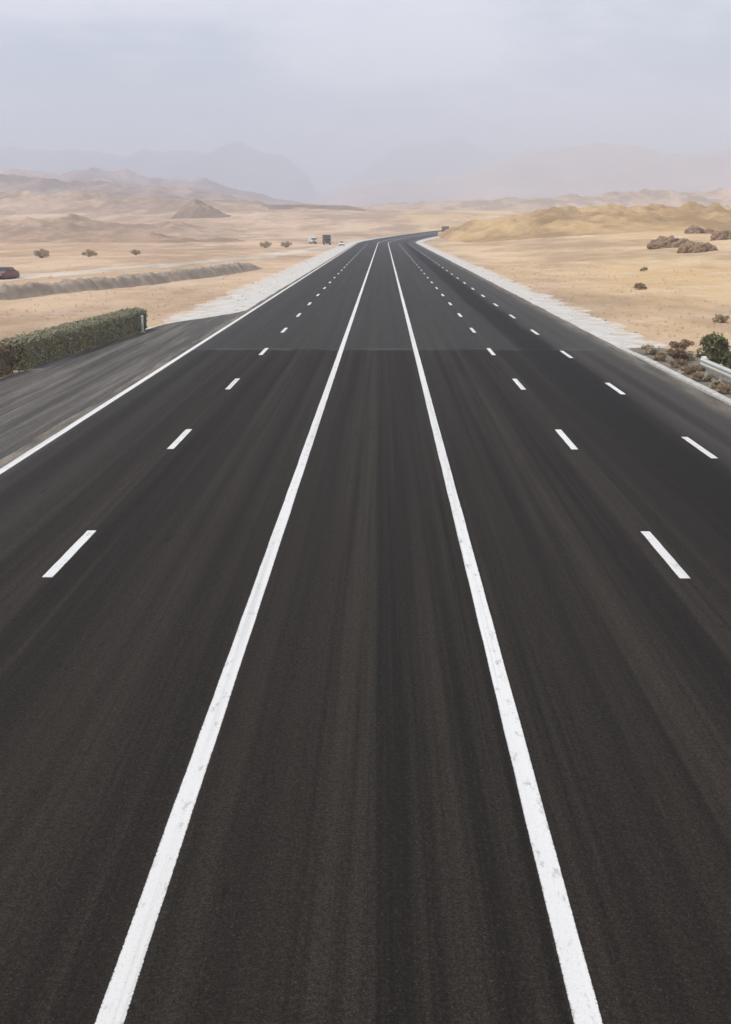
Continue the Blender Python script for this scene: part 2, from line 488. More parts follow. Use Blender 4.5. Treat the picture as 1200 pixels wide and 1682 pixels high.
M_TWIG = make_plain('twig_bark', (0.15, 0.11, 0.075), 0.9)

# ------------------------------------------------------------------ terrain sheet
def build_ground():
    az = np.concatenate([np.radians(np.linspace(-180, -32, 75)[:-1]),
                         np.radians(np.linspace(-32, 32, 641)),
                         np.radians(np.linspace(32, 180, 75)[1:-1])])
    r = np.concatenate([[0.0], np.exp(np.linspace(math.log(3.0), math.log(13800), 430))])
    n, k = len(az), len(r)
    A, R = np.meshgrid(az, r[1:], indexing='ij')
    X = R * np.sin(A); Y = R * np.cos(A)
    Z = ground_z(X, Y)
    V = np.stack([X, Y, Z], -1)
    verts = np.concatenate([V.reshape(-1, 3), [[0, 0, float(ground_z(0, 0))]]])
    kk = k - 1
    i = np.arange(n)[:, None]; j = np.arange(kk - 1)[None, :]
    i2 = (i + 1) % n
    q = np.stack(np.broadcast_arrays(i * kk + j, i * kk + j + 1, i2 * kk + j + 1, i2 * kk + j), -1).reshape(-1, 4)
    me = bpy.data.meshes.new('desert_ground')
    c = len(verts) - 1
    tri = np.stack([np.full(n, c), np.arange(n) * kk, ((np.arange(n) + 1) % n) * kk], 1)
    nl = len(q) * 4 + len(tri) * 3
    me.vertices.add(len(verts)); me.vertices.foreach_set('co', verts.astype(np.float32).ravel())
    me.loops.add(nl); me.loops.foreach_set('vertex_index', np.concatenate([q[:, ::-1].ravel(), tri[:, ::-1].ravel()]).astype(np.int32))
    me.polygons.add(len(q) + len(tri))
    st = np.concatenate([np.arange(len(q)) * 4, len(q) * 4 + np.arange(len(tri)) * 3]).astype(np.int32)
    me.polygons.foreach_set('loop_start', st)
    me.update(calc_edges=True); me.validate()
    me.polygons.foreach_set('use_smooth', [True] * len(me.polygons))
    me.materials.append(M_SAND)
    o = link(bpy.data.objects.new('desert_ground', me))
    # face up
    if me.polygons[0].normal.z < 0:
        me.flip_normals()
    return kind(o, 'structure', 'pale sandy desert plain stretching to the hills')
build_ground()

# ------------------------------------------------------------------ road, verges, paint
def strip(name, lat0, lat1, y0, y1, z0, z1, mat, step=2.0, nu=2, jag0=0.0, jag1=0.0, unorm=False, parent=None, jf=0.35):
    Ys = np.arange(y0, y1 + 1e-6, step)
    if Ys[-1] < y1 - 1e-3: Ys = np.append(Ys, y1)
    verts, uv = [], []
    for Y in Ys:
        a = (lat0(Y) if callable(lat0) else lat0) + jag0 * float(fbm(Y * jf, 3.3, 3))
        b_ = (lat1(Y) if callable(lat1) else lat1) + jag1 * float(fbm(Y * jf, 8.7, 3))
        dx = min(max(Y - BEND0, 0), 600) / BEND_R
        nrm = math.hypot(1, dx)
        for q in range(nu):
            t = q / (nu - 1)
            l = a + (b_ - a) * t
            verts.append((float(road_x(Y)) + l / nrm, Y - l * dx / nrm, float(base_z(Y)) + z0 + (z1 - z0) * t))
            uv.append((t, Y * 0.2) if unorm else (l, Y))
    return mesh_obj(name, verts, grid_faces(len(Ys), nu, flip=True), mat, parent, uv=uv, smooth=False)

road = strip('road', ROAD_L, ROAD_R, -60, 1000, 0.0, 0.0, M_ROAD, 1.0, 5, 0.12, 0.12)
kind(road, 'structure', 'wide dark asphalt highway running straight to the horizon, then bending right')

W = 0.112
LINES = [(-9.47, 'edge_line', 0.11), (-2.07, 'centre_line', W), (1.58, 'centre_line', W)]
for x, nm, w in LINES:
    strip(nm, x - w, x + w, -40, 900, 0.004, 0.004, M_PAINT, 1.0, 2, 0.012, 0.012, True, parent=road, jf=1.1)

def dash(x, y):
    return strip('lane_dash', x - 0.095, x + 0.095, y - 1.6, y + 1.6, 0.004, 0.004, M_PAINT, 0.4, 2, 0.01, 0.01, True, parent=road, jf=1.7)
for k in range(-1, 34):
    dash(-5.80, 20.9 + 12.0 * k)
    dash(5.22, 21.0 + 12.0 * k)
    dash(8.68, 19.8 + 12.0 * k)

# lay-by in front of the hedge, closing with a taper
layby = strip('lay_by', lambda Y: -15.25 + 0.066 * min(max(Y - 49, 0), 22) + 3.7 * float(sstep(71, 86, Y)), ROAD_L + 0.35, -60, 86, -0.02, -0.006, M_LAYBY, 1.0, 4, 0.25, 0.0)
kind(layby, 'structure', 'dusty grey asphalt lay-by left of the road')
# gravel verges
sh = strip('gravel_verge', lambda Y: ROAD_L + 0.3 - 5.4 * float(sstep(72, 88, Y)) * 0 , lambda Y: -16.2, 70, 1000, -0.012, -0.12, M_GRAVEL, 1.0, 8, 0.12, 1.7, True)
for pl in sh.data.polygons: pass
sh.data.flip_normals()
kind(sh, 'structure', 'pale gravel verge along the left road edge')
sh = strip('gravel_verge', ROAD_R - 0.25, lambda Y: 15.9 - 2.4 * float(sstep(64, 52, Y)), 50, 1000, -0.012, -0.12, M_GRAVEL, 1.0, 8, 0.12, 1.7, True)
kind(sh, 'structure', 'pale gravel verge along the right road edge')
so = strip('dirt_verge', ROAD_R - 0.1, lambda Y: 15.6 - 2.6 * float(sstep(54, 64, Y)), -60, 63, -0.02, -0.085, M_SOIL, 1.0, 6, 0.0, 0.8, True)
kind(so, 'structure', 'dark scrubby dirt verge right of the road')

# kerb on the near right: a real step, laid of separate stones
def kerb():
    prof = [(0.0, -0.15), (0.0, 0.085), (0.035, 0.12), (0.22, 0.12), (0.25, 0.10), (0.25, -0.15)]
    n = len(prof)
    base = mesh_obj('kerb', [(ROAD_R + 0.04 + a * 0.8, Y, z) for Y in (-60, 57) for (a, z) in ((0.0, -0.15), (0.0, 0.05), (0.25, 0.05), (0.25, -0.15))],
                    [(0, 4, 5, 1), (1, 5, 6, 2), (2, 6, 7, 3)], M_KERB)
    V = [(a, y, z) for y in (-0.494, 0.494) for (a, z) in prof]
    F = [(j_, n + j_, n + j_ + 1, j_ + 1) for j_ in range(n - 1)] + [tuple(range(n)), tuple(range(2 * n - 1, n - 1, -1))]
    me = raw_mesh('kerb_stone', V, F, M_KERB)
    r = random.Random(9)
    for k in range(-20, 59):
        o = link(bpy.data.objects.new('kerb_stone', me), base)
        o.location = (ROAD_R + 0.02 + r.uniform(-.012, .012), k + 0.5, r.uniform(-.012, .008) - 0.10 * float(sstep(53, 59, k)))
        o.rotation_euler = (0, r.uniform(-.02, .02), r.uniform(-.008, .008))
    return kind(base, 'structure', 'low pale concrete kerb on the near right road edge')

def raw_mesh(name, V, F, mat):
    me = bpy.data.meshes.new(name)
    me.from_pydata([tuple(map(float, v)) for v in V], [], [tuple(map(int, f)) for f in F])
    me.materials.append(mat)
    return me
kerb()

# dirt track behind the bank on the left
def track():
    pts = [(-64, 60), (-56, 90), (-44, 132), (-34, 180), (-25.5, 225), (-20, 290), (-17, 360)]
    P = np.array(pts, float); d = np.r_[0, np.cumsum(np.hypot(*np.diff(P, axis=0).T))]
    s = np.arange(0, d[-1], 2.0)
    xs = np.interp(s, d, P[:, 0]); ys = np.interp(s, d, P[:, 1])
    k = np.ones(9) / 9
    xs = np.convolve(np.pad(xs, 4, 'edge'), k, 'valid')
    verts, uv = [], []
    for i in range(len(s)):
        w = 3.1 + 0.7 * float(perlin(s[i] * 0.12, 2.2))
        for q in range(9):
            t = q / 8 * 2 - 1
            X = xs[i] + t * w; Y = ys[i]
            rut = -0.05 * (math.exp(-((abs(t) - 0.4) / 0.12) ** 2))
            verts.append((X, Y, float(ground_z(X, Y)) + 0.10 * (1 - t * t) ** 0.5 * 1.0 + 0.02 + rut - (0.16 if abs(t) == 1 else 0)))
            uv.append((t, s[i]))
    o = mesh_obj('dirt_track', verts, grid_faces(len(s), 9, flip=True), M_TRACK, smooth=True)
    return kind(o, 'structure', 'pale dirt track behind the dark bank on the left')
track()

# dark bank of spoil on the left
def bank():
    A = np.array([(-34.5, 84.0), (-32.0, 91.0), (-29.2, 100.5), (-25.0, 117.0), (-20.8, 140.0), (-17.8, 166.0), (-16.9, 178.0)])
    d = np.r_[0, np.cumsum(np.hypot(*np.diff(A, axis=0).T))]
    s = np.arange(0, d[-1], 0.35)
    xs = np.interp(s, d, A[:, 0]); ys = np.interp(s, d, A[:, 1])
    nv = 25
    verts = []
    L = d[-1]
    for i in range(len(s)):
        endk = float(sstep(0, 3.2, s[i]) * (1 - sstep(L - 12, L, s[i])))
        for q in range(nv):
            t = q / (nv - 1)                      # 0 at the road side
            off = -t * 3.6
            h = 1.12 * float(sstep(0, 0.34, t)) * float(1 - sstep(0.5, 1.0, t)) * endk
            X = xs[i] + off * 0.97; Y = ys[i] + off * -0.2
            h *= 1 + 0.4 * float(fbm(X * 0.35, Y * 0.35, 4)) - 0.35 * (1 - abs(float(perlin(Y * 0.55 + X * 0.1, 4.4)))) ** 6
            h += 0.26 * float(fbm(X * 1.7, Y * 1.7, 3)) * min(1, h * 2)
            verts.append((X, Y, float(ground_z(X, Y)) + h - 0.06 - (0.1 if q in (0, nv - 1) else 0)))
    o = mesh_obj('earth_bank', verts, grid_faces(len(s), nv, flip=False), M_BANK, smooth=True)
    me = o.data
    if sum(p.normal.z for p in me.polygons) < 0: me.flip_normals()
    return kind(o, 'structure', 'long low bank of dark earth and gravel left of the road')
bank()

# ------------------------------------------------------------------ hills and mountains
def hills(name, label, crest, Yc, front, back, mat, dx, dy, rs, amp, seed, zb=None, lean=0.0, power=1.0, gul=1.0):
    cx = np.array([c[0] for c in crest], float); ch = np.array([c[1] for c in crest], float)
    xs = np.arange(cx[0], cx[-1] + dx, dx)
    ys = np.concatenate([np.arange(-front, 0, dy), np.arange(0, back, dy * 2)])
    X, T = np.meshgrid(xs, ys, indexing='ij')
    Y = Yc + T + lean * (X - cx.mean()) + 0.12 * front * fbm(X / (front * 1.4) + seed, X * 0 + seed, 3)
    H = np.interp(X, cx, ch)
    e = (cx[-1] - cx[0]) * 0.02
    t = np.where(T < 0, 1 + T / front, 1 - T / back)
    bell = np.clip(t, 0, 1) ** power
    bell = bell * bell * (3 - 2 * bell) * 0.6 + bell * 0.4
    R = ridged(X / rs + seed, Y / (rs * 1.6) - seed, 5)
    f = fbm(X / (rs * 0.33) + seed * 2, Y / (rs * 0.33), 4)
    mod = 1 + amp * ((R - 0.72) * 1.6 * gul + (1 - gul) * 1.1 * fbm(X / rs + seed, Y / (rs * 1.3), 4)) + 0.10 * amp * f
    Z = H * bell * mod
    base = base_z(Y) if zb is None else (ground_z(X, Y) if zb == 'ground' else zb)
    Z = base + Z - np.where(bell < 0.02, 3.0, 0) - 1.0
    o = mesh_obj(name, np.stack([X, Y, Z], -1).reshape(-1, 3), grid_faces(len(xs), len(ys)), mat, smooth=True)
    if sum(p.normal.z for p in o.data.polygons) < 0: o.data.flip_normals()
    return kind(o, 'structure', label)

hills('ochre_hill', 'long low ochre hill right of the road',
      [(24, 0), (30, 4.5), (38, 6.8), (55, 8.6), (80, 9.8), (115, 10.8), (150, 10.6), (200, 11.4), (260, 9), (330, 5), (360, 0)],
      505, 190, 120, M_OCHRE, 1.1, 1.1, 17, 0.8, 2.2, zb='ground', lean=-0.35, power=0.9, gul=0.4)
hills('rocky_mound', 'small dark brown mound rising on the left plain',
      [(-150, 0), (-145, 5), (-139, 10), (-133, 13), (-127, 12), (-120, 7), (-112, 3), (-106, 0)],
      850, 26, 34, M_BROWN, 0.6, 0.8, 10, 0.4, 5.1, power=0.75, gul=0.6)
hills('sand_ridge', 'low brown ridge on the left middle ground',
      [(-260, 0), (-190, 4), (-120, 5.5), (-70, 6.5), (-30, 5.5), (-5, 0)],
      1010, 70, 90, M_BROWN, 1.6, 2.0, 30, 0.4, 7.7, gul=0.4)
hills('tan_mounds', 'rolling pinkish tan mounds beyond the pale track on the left',
      [(-330, 9), (-230, 8), (-190, 7.5), (-160, 8.5), (-130, 5.5), (-105, 6), (-85, 3), (-65, 0)],
      600, 150, 110, M_TAN, 1.4, 1.4, 24, 1.1, 9.3, gul=0.35)
hills('tan_mounds', 'low pinkish tan mounds left of the two bushes near the parked vehicles',
      [(-170, 0), (-140, 2.6), (-110, 3.6), (-80, 3.0), (-60, 2.2), (-44, 0)],
      450, 90, 70, M_TAN, 1.0, 1.0, 15, 1.1, 14.3, gul=0.25)
hills('tan_mounds', 'broader tan hills behind the small dark mound',
      [(-520, 16), (-400, 17), (-330, 15), (-270, 16), (-210, 12), (-150, 9), (-90, 7), (-30, 4), (10, 0)],
      1050, 190, 170, M_TAN, 2.2, 2.2, 42, 0.95, 19.6, gul=0.4)
hills('foothills', 'pinkish beige foothills on the left',
      [(-900, 62), (-640, 60), (-560, 66), (-460, 58), (-380, 50), (-300, 48), (-210, 32), (-140, 18), (-40, 8), (30, 0)],
      1700, 460, 400, M_PINK, 4.0, 4.5, 110, 0.5, 1.4, zb=14, gul=0.55)
hills('foothills', 'higher hazy pinkish hills behind the left foothills',
      [(-1900, 120), (-1100, 118), (-880, 105), (-720, 112), (-560, 106), (-420, 98), (-330, 76), (-240, 54), (-100, 22), (0, 0)],
      2700, 650, 600, M_PINK, 7.0, 8.0, 200, 0.4, 3.9, zb=14, gul=0.55)
hills('sand_rise', 'pale hazy sand rise where the road disappears',
      [(-260, 0), (-150, 10), (0, 20), (120, 26), (260, 32), (420, 38), (800, 44)],
      1650, 350, 300, M_TAN, 4.0, 5.0, 90, 0.4, 6.6, zb=16)
hills('mountain_range', 'faint pink mountain range on the right horizon',
      [(-420, 0), (-250, 140), (-120, 200), (100, 205), (330, 235), (600, 300), (760, 340), (950, 335), (1150, 310), (1400, 325), (1700, 335), (2600, 300), (3400, 200)],
      5200, 1900, 1200, M_ROSE, 18, 20, 520, 0.34, 8.8, zb=10, gul=0.5)
hills('mountain_range', 'faint bluish mountain range behind the left hills',
      [(-4600, 430), (-2500, 400), (-1650, 410), (-1150, 430), (-900, 450), (-740, 455), (-640, 420), (-560, 390), (-500, 330), (-430, 290), (-380, 190), (-300, 150), (-230, 70), (-120, 0)],
      6900, 1900, 1200, M_ROCKY, 20, 24, 560, 0.36, 4.4, zb=10, gul=0.4)
hills('mountain_range', 'barely visible far peak beyond the pink range',
      [(-420, 100), (-200, 330), (50, 480), (260, 560), (480, 550), (700, 510), (1000, 460), (1600, 420), (3000, 380), (4200, 260)],
      8200, 1800, 1000, M_ROCKY, 30, 36, 800, 0.3, 12.1, zb=10, gul=0.4)

# ------------------------------------------------------------------ haze: a closed box of even pale air
hz_bm = bmesh.new()
add_box(hz_bm, (0, 0, (640 - 8) / 2), (28400, 28400, 648))
m = bpy.data.materials.new('haze_air'); m.use_nodes = True
nt = m.node_tree; nt.nodes.clear()
ho = nt.nodes.new('ShaderNodeOutputMaterial')
hv = nt.nodes.new('ShaderNodeVolumePrincipled')
hv.inputs['Color'].default_value = (0.84, 0.885, 0.975, 1)
hv.inputs['Density'].default_value = 4.2e-4
hv.inputs['Anisotropy'].default_value = 0.1
nt.links.new(hv.outputs[0], ho.inputs['Volume'])
hz = bm_obj('haze', hz_bm, m)
kind(hz, 'stuff', 'pale dusty haze over the whole desert')
hz['category'] = 'haze'

# ------------------------------------------------------------------ plants
def leaf_cloud(centers, radii, n, size, seed, flat=1.0, zmin=0.0):
    r = np.random.default_rng(seed)
    cs = np.array(centers, float); rs = np.array(radii, float)
    w = rs ** 2; idx = r.choice(len(cs), n, p=w / w.sum())
    d = r.normal(size=(n, 3)); d /= np.linalg.norm(d, axis=1)[:, None]
    rad = r.uniform(0.35, 1.0, n) ** 0.5
    P = cs[idx] + d * (rs[idx] * rad)[:, None] * np.array([1, 1, flat])
    P[:, 2] = np.maximum(P[:, 2], zmin + r.uniform(0, 0.08, n))
    a = r.normal(size=(n, 3)); a[:, 2] += 0.25; a /= np.linalg.norm(a, axis=1)[:, None]
    b_ = np.cross(a, r.normal(size=(n, 3))); b_ /= np.linalg.norm(b_, axis=1)[:, None]
    s = size * r.uniform(0.6, 1.5, n)[:, None]
    v = np.stack([P - a * s, P + b_ * s * 0.42, P + a * s, P - b_ * s * 0.42], 1).reshape(-1, 3)
    f = np.arange(n * 4).reshape(-1, 4)
    return v, f

def twigs(starts, ends, r0, r1):
    V, F = [], []
    for a, b_ in zip(starts, ends):
        a = Vector(a); b_ = Vector(b_)
        q = (b_ - a).to_track_quat('Z', 'Y')
        k = len(V)
        mid = (a + b_) / 2 + Vector((random.uniform(-.1, .1), random.uniform(-.1, .1), 0)) * (b_ - a).length
        for c, rr in ((a, r0), (mid, (r0 + r1) / 2), (b_, r1)):
            for j in range(5):
                t = j / 5 * 2 * math.pi
                V.append(c + q @ Vector((math.cos(t) * rr, math.sin(t) * rr, 0)))
        for ring in range(2):
            for j in range(5):
                F.append((k + ring * 5 + j, k + ring * 5 + (j + 1) % 5, k + ring * 5 + 5 + (j + 1) % 5, k + ring * 5 + 5 + j))
    return V, F

def raw_mesh(name, V, F, mat):
    me = bpy.data.meshes.new(name)
    me.from_pydata([tuple(map(float, v)) for v in V], [], [tuple(map(int, f)) for f in F])
    me.materials.append(mat)
    return me

def shrub_meshes(seed, h, w, mat, n=900, leaf=0.06, lobes=9):
    random.seed(seed)
    cs, rs, tips = [], [], []
    for k in range(lobes):
        a = random.uniform(0, 6.283); rr = w * 0.5 * random.uniform(0.15, 0.8)
        z = h * random.uniform(0.3, 0.82) * (1 - 0.35 * rr / (w * 0.5))
        c = (math.cos(a) * rr, math.sin(a) * rr, z)
        cs.append(c); rs.append(min(w, h) * random.uniform(0.16, 0.3)); tips.append(c)
    V, F = leaf_cloud(cs, rs, n, leaf, seed, 0.8, 0.02)
    fol = raw_mesh('foliage', V, F, mat)
    tv, tf = twigs([(random.uniform(-.05, .05), random.uniform(-.05, .05), -0.06) for _ in tips], tips, 0.022 * h, 0.006 * h)
    return fol, raw_mesh('stem', tv, tf, M_TWIG)

def place_shrub(name, meshes, x, y, label, cat, group=None, s=1.0, rz=None, z=None):
    e = empty(name, (x, y, float(ground_z(x, y)) - 0.02 if z is None else z), random.uniform(0, 6.28) if rz is None else rz)
    e.scale = (s, s, s)
    for nm, me in zip(('foliage', 'stem'), meshes):
        link(bpy.data.objects.new(nm, me), e)
    tag(e, label, cat, group)
    return e

S_OLIVE = shrub_meshes(21, 1.5, 1.7, M_GREEN, 2600, 0.075, 16)
S_OLIVE2 = shrub_meshes(22, 1.0, 2.0, M_GREEN, 2400, 0.07, 16)
S_DRY = shrub_meshes(23, 0.75, 1.2, M_SCRUBDRY, 1500, 0.05, 12)
S_DRY2 = shrub_meshes(24, 0.55, 1.1, M_SCRUBDRY, 1300, 0.045, 12)
S_SCRUB = shrub_meshes(25, 0.6, 1.0, M_SCRUB, 1300, 0.05, 11)
S_SCRUB2 = shrub_meshes(26, 0.45, 0.9, M_SCRUB, 1100, 0.045, 10)
S_BIG = shrub_meshes(27, 1.9, 3.9, M_SCRUB, 2600, 0.10, 22)

vz = lambda x, y: -0.085
G1 = 'low scrub on the dark verge right of the road'
place_shrub('bush', S_OLIVE, 14.35, 51.2, 'tall olive bush just beyond the end of the right guardrail', 'bush', s=1.05, z=-0.1)
place_shrub('bush', S_OLIVE2, 15.0, 48.2, 'wide olive bush behind the right guardrail', 'bush', s=1.1, z=-0.1)
place_shrub('bush', S_OLIVE2, 15.6, 45.0, 'olive bush behind the right guardrail at the picture edge', 'bush', s=1.0, rz=2.0, z=-0.1)
place_shrub('dry_shrub', S_DRY, 13.35, 53.2, 'dark dry brown shrub at the end of the right kerb, beside the olive bush', 'shrub', s=1.15, z=-0.08)
place_shrub('dry_shrub', S_DRY, 14.6, 57.8, 'brown dry shrub on the sand behind the dark verge', 'shrub', s=1.1)
place_shrub('green_shrub', S_SCRUB, 12.7, 56.2, 'low grey-green shrub where the pale gravel verge begins', 'shrub', s=1.0, z=-0.06)
VERGE = [(13.0, 55.0, .7, S_SCRUB2), (13.9, 53.9, .9, S_SCRUB), (12.6, 53.4, .7, S_DRY2), (12.8, 51.0, .8, S_DRY2), (13.4, 49.8, .9, S_SCRUB2),
         (12.7, 48.6, .8, S_DRY2), (12.55, 46.2, .8, S_DRY2), (12.6, 44.2, .8, S_SCRUB2), (12.6, 42.6, .8, S_DRY2)]
for i, (x, y, s, mm) in enumerate(VERGE):
    place_shrub('low_scrub', mm, x, y, 'low scrub plant on the dark verge by the right kerb, %s from the far end' %
                ('first', 'second', 'third', 'fourth', 'fifth', 'sixth', 'seventh', 'eighth', 'ninth')[i], 'shrub', G1, s, z=-0.07)

place_shrub('bush', S_BIG, -33.0, 335.0, 'dull grey-green bush, left one of a pair left of the far parked vehicles', 'bush', s=1.05)
place_shrub('bush', S_BIG, -27.6, 340.0, 'dull grey-green bush, right one of a pair left of the far parked vehicles', 'bush', s=1.0, rz=1.0)
place_shrub('bush', S_BIG, -66.5, 232.0, 'wide dark bush above the pale track near the left picture edge', 'bush', s=1.0, rz=2.0)
place_shrub('bush', S_BIG, -58.0, 235.0, 'rounded grey-green bush behind the pale track on the left', 'bush', s=0.85, rz=3.0)
place_shrub('bush', S_BIG, -53.0, 255.0, 'small grey-green bush behind the pale track, right of the rounded one', 'bush', s=0.7, rz=4.0)

ORD = ['nearest', 'middle one', 'farthest']
rr = random.Random(5)
RIGHT = [(21.0, 74), (24.0, 112), (33, 152)]
for i, (x, y) in enumerate(RIGHT):
    place_shrub('desert_shrub', (S_SCRUB, S_DRY2, S_SCRUB2, S_DRY)[i % 4], x, y, 'small dusty shrub on the open right-hand sand, %s of three' % ORD[i], 'shrub',
                'scattered scrub on the sand right of the road', rr.uniform(0.75, 1.1) * (1 + y / 400))
# dry grass tufts (uncountable)
def grass():
    r = np.random.default_rng(77)
    V, F = [], []
    n = 2600
    side = r.choice([-1, 1], n)
    y = 34 + 170 * r.random(n) ** 1.4
    x = np.where(side > 0, 15.4 + r.random(n) ** 1.3 * (6 + 0.3 * y), -(16.6 + r.random(n) ** 1.2 * (4 + 0.33 * y)))
    keep = fbm(x / 9, y / 9, 3) > -0.12
    for X, Y in zip(x[keep], y[keep]):
        Z = float(ground_z(X, Y))
        h = r.uniform(0.1, 0.32)
        for k in range(7):
            a = r.uniform(0, 6.283); l = r.uniform(0.2, 0.8) * h; w = 0.012
            p0 = np.array([X + r.normal() * 0.06, Y + r.normal() * 0.06, Z - 0.02])
            tip = p0 + np.array([math.cos(a) * l, math.sin(a) * l, h * r.uniform(0.7, 1.1)])
            s = np.array([-math.sin(a) * w, math.cos(a) * w, 0])
            i = len(V); V += [p0 - s, p0 + s, tip]; F.append((i, i + 1, i + 2))
    o = mesh_obj('dry_grass', V, F, M_GRASS)
    kind(o, 'stuff', 'thin tufts of dry grass on the sand'); o['category'] = 'grass'
grass()

# stones and gravel lumps along the verges (uncountable)
def stones():
    r = np.random.default_rng(31)
    ico = bmesh.new(); bmesh.ops.create_icosphere(ico, subdivisions=1, radius=1.0)
    iv = np.array([v.co[:] for v in ico.verts]); fi = np.array([[v.index for v in f.verts] for f in ico.faces]); ico.free()
    V, F = [], []
    n = 5200
    side = r.choice([-1, 1], n)
    y = 30 + 210 * r.random(n) ** 1.7
    x = np.where(side > 0, 12.1 + r.random(n) ** 1.6 * (5 + 0.22 * y), -(15.2 - 4.6 * (y > 84) + r.random(n) ** 1.6 * (5 + 0.25 * y)))
    k = 0
    for X, Y in zip(x, y):
        s = 0.018 + 0.075 * r.random() ** 6
        m_ = iv * (s * r.uniform(0.6, 1.3, 3)) * r.uniform(0.8, 1.2, (len(iv), 1))
        V.append(m_ + [X, Y, float(ground_z(X, Y)) + s * 0.3 + 0.03 * (abs(X) < 15)]); F.append(fi + k); k += len(iv)
    o = mesh_obj('loose_stones', np.concatenate(V), np.concatenate(F), M_STONE)
    kind(o, 'stuff', 'loose stones and grit along the verges'); o['category'] = 'stones'
stones()

# ------------------------------------------------------------------ rock outcrops at the foot of the ochre hill
def outcrop(label, x, y, w, d, h, seed):
    e = empty('rock_outcrop', (x, y, 0))
    r = np.random.default_rng(seed)
    z0 = float(ground_z(x, y))
    for k in range(r.integers(6, 9)):
        bm = bmesh.new(); bmesh.ops.create_icosphere(bm, subdivisions=4, radius=1.0)
        cxk = r.uniform(-0.5, 0.5) * w * 0.95; cyk = r.uniform(-0.5, 0.5) * d
        big = r.random() ** 1.5; sx, sy, sz = w * (0.09 + 0.24 * big), d * (0.15 + 0.4 * big), h * (0.25 + 0.6 * big)
        P = np.array([v.co[:] for v in bm.verts])
        nz = 1 + 0.75 * fbm(P[:, 0] * 1.1 + seed + k, P[:, 1] * 1.1 + P[:, 2] * 0.9, 3)
        nz = nz + 0.30 * ridged(P[:, 0] * 1.7 + P[:, 1] * 0.8 + k * 3, P[:, 2] * 1.7 + P[:, 1], 3)
        led = np.floor(P[:, 2] * 3.5 + 0.6 * perlin(P[:, 0] * 2 + k, P[:, 1] * 2)) / 3.5 - P[:, 2]     # bedded ledges
        P = P * nz[:, None]
        P[:, 2] += 0.55 * led
        P = P * np.array([sx, sy, sz]) * 0.8
        tl = r.uniform(-0.22, 0.22); P[:, 2] += P[:, 0] * tl
        for v, q in zip(bm.verts, P):
            v.co = Vector((q[0] + cxk, q[1] + cyk, q[2] * 0.9 + z0 + h * 0.12))
        bm_obj('boulder', bm, M_OUTCROP, e, smooth=False)
    tag(e, label, 'rock')
outcrop('wide dark brown rock outcrop on the golden sand below the ochre hill', 50.3, 212, 7.2, 3.2, 2.3, 41)
outcrop('darkest rock outcrop, nearest and lowest below the ochre hill', 48.9, 187, 4.6, 3, 1.9, 42)
outcrop('brown rock outcrop below the ochre hill at the right picture edge', 68, 238, 5.4, 3, 2.2, 43)
outcrop('small brown rock outcrop higher up towards the ochre hill, above the others', 83, 318, 7, 4, 2.6, 44)

# ------------------------------------------------------------------ hedge
def hedge(label, p0, p1, h, depth, mat, seed, n):
    a = Vector((*p0, 0)); b_ = Vector((*p1, 0)); L = (b_ - a).length; d = (b_ - a) / L
    ang = math.atan2(d.y, d.x)
    e = empty('hedge', (a.x, a.y, -0.06), ang)
    r = np.random.default_rng(seed)
    # leaves on and just inside a clipped, bulging box
    face = r.choice(5, n, p=[0.34, 0.2, 0.3, 0.08, 0.08])
    u = r.uniform(0, L, n); v = r.uniform(0, 1, n); w = r.uniform(0, 1, n)
    x = u.copy(); yy = np.empty(n); z = np.empty(n)
    inn = np.abs(r.normal(0, 0.09, n))
    hh = h * (1 + 0.13 * fbm(u * 0.8 + seed, u * 0, 4))
    bul = depth * 0.5 * (1 + 0.34 * fbm(u * 0.9, v * 2 + seed, 4))
    side = np.where(face == 0, -1, 1)
    yy = np.where(face < 2, side * (bul * (0.8 + 0.25 * np.sin(v * 2.6)) - inn), (w * 2 - 1) * bul)
    z = np.where(face < 2, v * hh, hh - inn)
    m3 = face >= 3
    x = np.where(face == 3, inn * 1.5, np.where(face == 4, L - inn * 1.5, x))
    z = np.where(m3, v * hh, z)
    z = z - 0.16 * hh * np.clip(np.abs(yy) / bul - 0.75, 0, 1) * (z > 0.8 * hh) * 4 * 0.25
    P = np.stack([x, yy, np.maximum(z, 0.03)], 1) + r.normal(0, 0.05, (n, 3))
    A = r.normal(size=(n, 3)); A /= np.linalg.norm(A, axis=1)[:, None]
    B = np.cross(A, r.normal(size=(n, 3))); B /= np.linalg.norm(B, axis=1)[:, None]
    s = 0.075 * r.uniform(0.6, 1.5, n)[:, None]
    V = np.stack([P - A * s, P + B * s * 0.45, P + A * s, P - B * s * 0.45], 1).reshape(-1, 3)
    link(bpy.data.objects.new('foliage', raw_mesh('foliage', V, np.arange(n * 4).reshape(-1, 4), mat)), e)
    k = int(L / 0.8)
    for i in range(k):
        x0 = (i + 0.5) * L / k
        st, en = [], []
        for q in range(4):
            st.append((x0, 0, -0.1)); en.append((x0 + random.uniform(-.35, .35), random.uniform(-.35, .35) * depth, h * random.uniform(.5, .85)))
        tv, tf = twigs(st, en, 0.03, 0.01)
        link(bpy.data.objects.new('stem', raw_mesh('stem', tv, tf, M_TWIG)), e)
    tag(e, label, 'hedge')
hedge('long clipped dusty green hedge beside the lay-by', (-15.85, 49.8), (-14.55, 69.5), 1.22, 1.05, M_HEDGE, 3, 26000)
hedge('browned dry hedge at the left picture edge, nearer than the green one', (-16.4, 41.0), (-15.95, 48.9), 1.2, 1.0, M_HEDGEDRY, 4, 10000)

